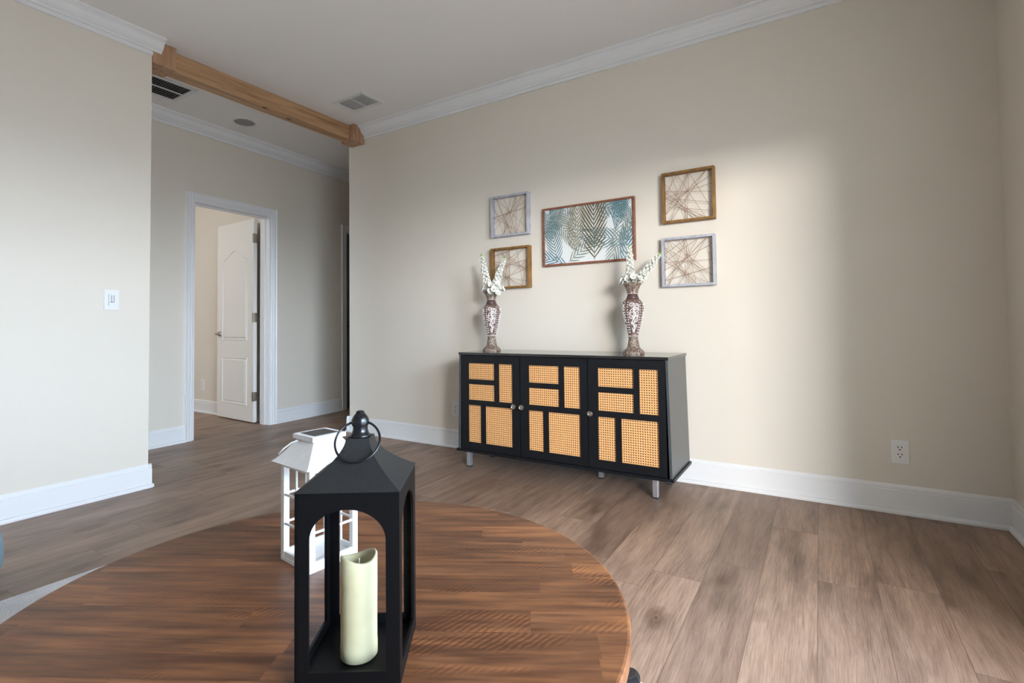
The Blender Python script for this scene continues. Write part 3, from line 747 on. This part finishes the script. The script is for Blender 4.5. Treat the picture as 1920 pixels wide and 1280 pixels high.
# ------------------------------------------------------------------ palm print
px0, px1, pz0, pz1 = 1.785, 2.431, 1.330, 1.731
t = thing('framed_palm_print', 'framed print of overlapping palm leaves in the middle of the wall group', 'picture', ((px0 + px1) / 2, 0, (pz0 + pz1) / 2))
hw, hh = (px1 - px0) / 2, (pz1 - pz0) / 2
m = MB(); frame_rect(m, -hw, hw, -hh, hh, .0135, -.026, 0, lambda a, y, z: (a, y, z)); m.build('picture_frame', M['art_frame'], t, bevel=.0015)
iw, ih = hw - .012, hh - .012
def clip(poly):
    for ax, lim, sg in ((0, iw, 1), (0, -iw, -1), (1, ih, 1), (1, -ih, -1)):
        out = []
        for i in range(len(poly)):
            a, b_ = poly[i - 1], poly[i]; ia = a[ax] * sg <= lim * sg; ib = b_[ax] * sg <= lim * sg
            if ia != ib:
                q = (lim - a[ax]) / (b_[ax] - a[ax]); out.append((a[0] + (b_[0] - a[0]) * q, a[1] + (b_[1] - a[1]) * q))
            if ib: out.append(b_)
        poly = out
        if len(poly) < 3: return []
    return poly
m = MB(); m.box(-iw, iw, -.016, -.012, -ih, ih)
mats = [M['paper']] + [M['leaf_' + k] for k in leaf_cols]; keys = list(leaf_cols)
layer = [0]
def frond(bx, bz, ang, length, spread, n, col, curve=0.0, lw=.011, ll=.17, back=.5):
    """a palm leaf: midrib from (bx, bz) along ang with n leaflet pairs; units fractions of the print"""
    n = max(7, round(n * .62)); layer[0] += 1; y = -.0161 - .00012 * layer[0]
    m.mi = 1 + keys.index(col)
    bx *= iw; bz *= ih
    def rib(q):
        a = ang + curve * q; return (bx + length * q * math.cos((ang + a) / 2), bz + length * q * math.sin((ang + a) / 2)), a
    def emit(poly):
        p = clip(poly)
        if len(p) >= 3:
            try: m.poly([(x, y, z) for x, z in p])
            except ValueError: pass
    w = .0014
    for i in range(10):
        (x0, z0), a0 = rib(i / 10); (x1, z1), a1 = rib((i + 1) / 10)
        nx, nz = -math.sin(a0) * w, math.cos(a0) * w; emit([(x0 - nx, z0 - nz), (x1 - nx, z1 - nz), (x1 + nx, z1 + nz), (x0 + nx, z0 + nz)])
    for i in range(n):
        q = .04 + .95 * i / n; (x, z), a = rib(q)
        for sd in (-1, 1):
            l = ll * .72 * (math.sin(PI * (.18 + .72 * q)) ** .6); th = a + sd * (spread * (1 - .35 * q)); wd = lw * .86 * (.75 + .25 * math.sin(PI * q))
            L_, R_ = [], []
            for k in range(7):
                u = k / 6; bend = th - sd * back * u * .6
                cx = x + l * u * math.cos((th + bend) / 2); cz = z + l * u * math.sin((th + bend) / 2)
                ww = wd * .5 * math.sin(PI * min(1, .12 + u * .88)) ** .7
                L_.append((cx - math.sin(bend) * ww, cz + math.cos(bend) * ww)); R_.append((cx + math.sin(bend) * ww, cz - math.cos(bend) * ww))
            for k in range(6): emit([L_[k], R_[k], R_[k + 1], L_[k + 1]])
R_ = math.radians
frond(.30, .30, R_(60), .22, .7, 14, 'pale', 0, .009, .13, .3)
frond(-.10, -.2, R_(118), .22, .7, 12, 'pale', .1, .009, .13, .3)
frond(.72, -.55, R_(60), .26, .7, 14, 'sage', .2, .009, .14, .3)
frond(-.95, -.1, R_(70), .24, .7, 16, 'blue', -.2, .009, .14, .3)
frond(.62, -.05, R_(78), .36, .42, 22, 'blue', 0, .010, .26, -.1)
frond(.98, .10, R_(120), .30, .5, 18, 'teal', -.2, .010, .22, .2)
frond(-.85, 1.15, R_(-62), .36, .75, 22, 'sage', .2, .009, .15, .4)
frond(-.35, 1.15, R_(-135), .26, .8, 16, 'pale', .2, .010, .16, .5)
frond(-.70, -.98, R_(98), .36, .85, 24, 'teal', .1, .0095, .17, .5)
frond(-.45, -1.05, R_(160), .30, .6, 14, 'blue', 0, .010, .15, .2)
frond(-.30, -.60, R_(84), .30, .95, 18, 'tan', 0, .0125, .17, .9)
frond(-.42, -.95, R_(35), .26, .7, 13, 'sage', .1, .010, .14, .3)
frond(.95, -.38, R_(172), .32, .95, 20, 'teal', -.15, .010, .17, .7)
frond(.80, -1.15, R_(75), .22, .8, 13, 'blue', .3, .011, .15, .5)
frond(.88, .55, R_(-110), .30, .7, 14, 'pale', 0, .010, .18, .3)
frond(.20, .95, R_(-20), .20, .9, 10, 'teal', 0, .009, .12, .3)
frond(.17, -.95, R_(90.5), .385, .72, 20, 'olive', 0, .0130, .25, .2)
m.build('palm_print', mats, t, fix=False)

# ------------------------------------------------------------------ coffee table
TZ = .465
tb = thing('coffee_table', 'round brown coffee table with a striped wood top and black base', 'table', (2.654, -2.516, 0), math.radians(29.3))
m = MB(); n = 128; A_, B_ = .5137, .4851
rings = []
for k, z in ((-.006, TZ - .030), (0, TZ - .024), (0, TZ - .004), (-.0015, TZ - .0012), (-.005, TZ)):
    rings.append([m.bm.verts.new(((A_ + k) * math.cos(2 * PI * i / n), (B_ + k) * math.sin(2 * PI * i / n), z)) for i in range(n)])
for a, b_ in zip(rings, rings[1:]):
    for i in range(n): m.bm.faces.new([a[i], a[(i + 1) % n], b_[(i + 1) % n], b_[i]])
m.bm.faces.new(rings[0][::-1]); m.bm.faces.new(rings[-1])
top = m.build('tabletop', M['table'], tb)
m = MB(); m.lathe([(.30, TZ - .075), (.31, TZ - .07), (.31, TZ - .030), (.02, TZ - .030)], 64); m.build('apron', M['table_leg'], tb, smooth=True)
m = MB(); m.lathe([(.085, .10), (.10, .12), (.095, .15), (.06, .18), (.055, .24), (.075, .29), (.11, .34), (.14, .38), (.14, TZ - .075)], 48); m.build('pedestal', M['table_leg'], tb, smooth=True)
for k in range(4):
    an = math.radians(64.3 - 29.3) + k * PI / 2
    m = MB(); rows = []
    for i in range(25):
        q = i / 24; r = .05 + .70 * q
        zt_ = .30 - .22 * q ** .75 if q < .9 else .085 - (q - .9) * .2; th = .10 - .04 * q; wd = (.036 + .010 * q) * (1 if q < .9 else math.sqrt(max(.05, 1 - ((q - .9) / .1) ** 2 * .9)))
        zb_ = max(.012, zt_ - th) if q < .7 else .012
        if q > .85: zt_ = min(zt_, .088)
        rows.append((r, zt_, zb_, wd))
    V = []
    for r, zt_, zb_, wd in rows:
        pts = [(-wd, zb_), (wd, zb_), (wd, zt_ - .008), (wd - .010, zt_), (-wd + .010, zt_), (-wd, zt_ - .008)]
        V.append([m.bm.verts.new((r * math.cos(an) - y * math.sin(an), r * math.sin(an) + y * math.cos(an), z)) for y, z in pts])
    for a, b_ in zip(V, V[1:]):
        for i in range(6): m.bm.faces.new([a[i], a[(i + 1) % 6], b_[(i + 1) % 6], b_[i]])
    m.bm.faces.new(V[0][::-1]); m.bm.faces.new(V[-1])
    m.build('leg', M['table_leg'], tb, bevel=.004)

# rug
m = MB(); m.box(.985, 2.985, -4.35, -1.80, 0, .011)
tag(m.build('area_rug', M['rug'], bevel=.004), 'light grey woven rug under the round table', 'rug')

# pouf at the left edge
pf = thing('pouf', 'pale blue upholstered seat just entering at the left edge', 'seat', (.696, -2.720, .011))
m = MB(); m.lathe([(.20, .012), (.236, .018), (.250, .05), (.252, .10), (.246, .15), (.22, .175), (.10, .186), (.01, .188)], 48); m.build('cushion', M['blue_fabric'], pf, smooth='all')
m = MB(); m.lathe([(.20, 0), (.205, .004), (.20, .014), (.01, .014)], 40); m.build('base', M['table_leg'], pf)

# ------------------------------------------------------------------ black lantern
W = .137
lb = thing('lantern', 'tall black metal lantern with arched sides holding a candle', 'lantern', (2.822, -2.5965, TZ), math.radians(33.4))
EH = .253
def arch_panel(name, parent, mat):
    """sheet with an arched opening in the x-z plane, thickness along +y"""
    m = MB(); hw_ = W / 2; ow = hw_ - .018; zb_, zs, zt_ = .021, .190, .2305; T = .004
    arc = [(-ow, zb_), (-ow, zs)] + [(-ow * math.cos(PI * i / 24), zs + (zt_ - zs) * math.sin(PI * i / 24)) for i in range(1, 24)] + [(ow, zs), (ow, zb_)]
    # outer loop points matched to the inner ones
    def outer(p):
        x, z = p
        if z <= zb_ + 1e-6: return (-hw_ if x < 0 else hw_, 0)
        if z <= zs + 1e-6: return (-hw_ if x < 0 else hw_, zs)
        return (x / ow * hw_, EH) if abs(x) < ow * .999 else (x, z)
    lay = []
    for y in (0, T):
        I = [m.bm.verts.new((x, y, z)) for x, z in arc]; O = []
        for k, p in enumerate(arc):
            O.append(m.bm.verts.new((outer(p)[0], y, outer(p)[1])))
        lay.append((I, O))
        cl = m.bm.verts.new((-hw_, y, EH)); cr = m.bm.verts.new((hw_, y, EH))
        lay[-1] = (I, O, cl, cr)
        k = len(arc)
        for i in range(k - 1):
            if i == 1: m.bm.faces.new([I[1], O[1], cl, O[2], I[2]])
            elif i == k - 3: m.bm.faces.new([I[i], O[i], cr, O[i + 1], I[i + 1]])
            else: m.bm.faces.new([I[i], O[i], O[i + 1], I[i + 1]])
        m.bm.faces.new([O[0], I[0], I[-1], O[-1]])
    (I0, O0, cl0, cr0), (I1, O1, cl1, cr1) = lay; k = len(arc)
    for i in range(k): m.bm.faces.new([I0[i], I0[(i + 1) % k], I1[(i + 1) % k], I1[i]])
    loop0 = [O0[0], O0[1], cl0] + O0[2:k - 2] + [cr0, O0[k - 2], O0[k - 1]]; loop1 = [O1[0], O1[1], cl1] + O1[2:k - 2] + [cr1, O1[k - 2], O1[k - 1]]
    for i in range(len(loop0)): m.bm.faces.new([loop0[i], loop1[i], loop1[(i + 1) % len(loop0)], loop0[(i + 1) % len(loop0)]])
    return m.build(name, mat, parent)
for k in range(4):
    o = arch_panel('arched_panel', lb, M['lantern_black'])
    a = k * PI / 2
    o.rotation_euler = (0, 0, a); o.location = Matrix.Rotation(a, 3, 'Z') @ Vector((0, -W / 2, 0))
m = MB(); m.box(-W / 2 + .004, W / 2 - .004, -W / 2 + .004, W / 2 - .004, .004, .0075); m.build('floor_tray', M['lantern_black'], lb)
# concave pyramid roof
m = MB(); rows = []
hT = .312
for i in range(15):
    q = i / 14; z = EH + (hT - EH) * q; s = W / 2 + .0015 + (.0150 - W / 2) * (1 - (1 - q) ** 1.75)
    rows.append([m.bm.verts.new((x * s, y * s, z)) for x, y in ((-1, -1), (1, -1), (1, 1), (-1, 1))])
for a, b_ in zip(rows, rows[1:]):
    for i in range(4): m.bm.faces.new([a[i], a[(i + 1) % 4], b_[(i + 1) % 4], b_[i]])
m.bm.faces.new(rows[0][::-1]); m.bm.faces.new(rows[-1])
m.build('roof', M['lantern_roof'], lb, smooth=True)
m = MB(); m.lathe([(.0150, .3115), (.0150, .3145), (.0125, .3165), (.0108, .321), (.0104, .326), (.0118, .3285), (.0126, .332), (.0122, .3365), (.0098, .3415), (.0072, .3445), (.0062, .3455), (.0058, .348), (.0035, .3492), (.0005, .3494)], 36)
m.build('finial', M['finial'], lb, smooth='all')
m = MB(); rr = .0315; dn = Vector((.03, -.625, -.78)).normalized(); ctr = Vector((0, 0, .3330)) + dn * rr * .97
ring_pts = [ctr + Vector((1, 0, 0)) * rr * math.cos(2 * PI * i / 64) + dn * rr * math.sin(2 * PI * i / 64) for i in range(64)]
m.tube(ring_pts, .0017, 8, closed=True); m.build('carrying_ring', M['finial'], lb, smooth='all')

# candle
cd = thing('candle', 'ivory pillar candle with a dipped rim inside the black lantern', 'candle', (2.829, -2.606, TZ + .0078))
m = MB(); n = 64; R0 = .0255
def rim(a): return .138 + .0040 * math.sin(2 * (a - .4)) + .0022 * math.sin(a + 2.3)
rows = []
for rr_, zf in ((.0235, 0), (.0255, .002), (R0, .018), (R0 * .985, .022), (R0 * .985, .5), (R0, .8)):
    rows.append([m.bm.verts.new((rr_ * math.cos(2 * PI * i / n), rr_ * math.sin(2 * PI * i / n), zf if zf < .1 else zf * .125)) for i in range(n)])
for rr_, dz in ((R0, -.002), (R0 - .0012, .0), (R0 - .0035, -.0005), (R0 - .0055, -.004), (.012, -.016), (.002, -.018)):
    rows.append([m.bm.verts.new((rr_ * math.cos(2 * PI * i / n), rr_ * math.sin(2 * PI * i / n), (rim(2 * PI * i / n) + dz) if rr_ > .015 else .138 + dz)) for i in range(n)])
for a, b_ in zip(rows, rows[1:]):
    for i in range(n): m.bm.faces.new([a[i], a[(i + 1) % n], b_[(i + 1) % n], b_[i]])
m.bm.faces.new(rows[0][::-1]); m.bm.faces.new(rows[-1])
m.build('wax_body', M['wax'], cd, smooth='all')
m = MB(); m.tube([(0, 0, .119), (.0005, 0, .127), (-.0005, .001, .134)], [.0012, .0012, .0008], 8); m.build('wick', M['wick'], cd)

# ------------------------------------------------------------------ white lantern
WW = .108
lw_ = thing('lantern', 'small white house shaped lantern with window bars behind the black one', 'lantern', (2.5105, -2.4245, TZ), math.radians(-6.5))
def wbox(name, x0, x1, y0, y1, z0, z1, parent=lw_, mat='lantern_white', bevel=.0006): return boxobj(name, M[mat], (x0, x1, y0, y1, z0, z1), parent, bevel)
h_ = WW / 2; BH = .200
wbox('base_tray', -h_, h_, -h_, h_, 0, .008)
for sx in (-1, 1):
    for sy in (-1, 1):
        wbox('corner_post', min(sx * h_, sx * (h_ - .012)), max(sx * h_, sx * (h_ - .012)), min(sy * h_, sy * (h_ - .012)), max(sy * h_, sy * (h_ - .012)), .008, BH)
for k in range(4):
    f = bpy.data.objects.new('window_side', None); C.objects.link(f); f.parent = lw_; a = k * PI / 2
    f.rotation_euler = (0, 0, a); f.location = Matrix.Rotation(a, 3, 'Z') @ Vector((0, -h_, 0))
    q = h_ - .012
    m = MB(); m.box(-q, q, .0005, .006, .008, .019); m.build('bottom_rail', M['lantern_white'], f)
    m = MB(); m.box(-q, q, .0005, .006, BH - .012, BH); m.build('top_rail', M['lantern_white'], f)
    m = MB(); m.box(-.0018, .0018, .002, .0055, .019, BH - .012)
    for z in (.074, .132): m.box(-q, q, .0015, .005, z - .002, z + .002)
    m.build('glazing_bars', M['lantern_white'], f)
m = MB(); rows = []
for i in range(9):
    q = i / 8; z = .199 + .046 * q; s = .0675 + (.0300 - .0675) * (q ** .82)
    rows.append([m.bm.verts.new((x * s, y * s, z)) for x, y in ((-1, -1), (1, -1), (1, 1), (-1, 1))])
for a, b_ in zip(rows, rows[1:]):
    for i in range(4): m.bm.faces.new([a[i], a[(i + 1) % 4], b_[(i + 1) % 4], b_[i]])
m.bm.faces.new(rows[0][::-1]); m.bm.faces.new(rows[-1]); m.build('roof', M['lantern_white'], lw_, smooth=True)
cap = wbox('cap', -.0375, .0375, -.0375, .0375, .2445, .2535)
wbox('solar_panel', -.027, .027, -.027, .027, .2533, .2541, mat='solar', bevel=0)
m = MB(); m.tube([(-.020, -.034, .2415), (-.033, -.043, .236), (-.045, -.052, .225), (-.052, -.060, .214)], .0016, 8); m.build('handle', M['lantern_white'], lw_, smooth='all')

# ------------------------------------------------------------------ light
w = bpy.data.worlds.new('World'); sc.world = w; w.use_nodes = True; nt = w.node_tree; bg = nt.nodes['Background']
tc = N(nt, 'ShaderNodeTexCoord'); sp = N(nt, 'ShaderNodeSeparateXYZ'); L(nt, tc.outputs['Generated'], sp.inputs[0])
z = math_n(nt, 'ADD', math_n(nt, 'MULTIPLY', sp.outputs[2], .5), .5)
L(nt, ramp(nt, z, [(.40, (.22, .235, .25, 1)), (.5, (.46, .56, .68, 1)), (.56, (.62, .80, 1.0, 1)), (1, (.42, .64, 1.0, 1))]), bg.inputs[0]); bg.inputs[1].default_value = 13.0
def area(name, loc, target, sx, sy, power, col, spread=180):
    l = bpy.data.lights.new(name, 'AREA'); l.shape = 'RECTANGLE'; l.size = sx; l.size_y = sy; l.energy = power; l.color = col; l.spread = math.radians(spread)
    o = bpy.data.objects.new(name, l); C.objects.link(o); o.location = loc
    o.rotation_euler = (Vector(target) - Vector(loc)).to_track_quat('-Z', 'Y').to_euler(); return o
area('daylight_door', (6.6, -5.7, 2.15), (1.5, -1.0, 1.1), 1.4, .6, 262, (1.0, .955, .90))
area('daylight_garden', (7.0, -2.95, 2.12), (0, -1.9, 1.5), 1.5, .5, 132, (.78, .88, 1.0))
pl = bpy.data.lights.new('bedroom_fill', 'POINT'); pl.energy = 42; pl.color = (.88, .94, 1.0); pl.shadow_soft_size = .18  # added fill light for the room past the doorway, no fixture modelled
po = bpy.data.objects.new('bedroom_fill', pl); C.objects.link(po); po.location = (-2.5, -2.6, 2.3)
sc.view_settings.view_transform = 'Standard'; sc.view_settings.look = 'None'; sc.view_settings.gamma = 1
sc.view_settings.exposure = 0.6
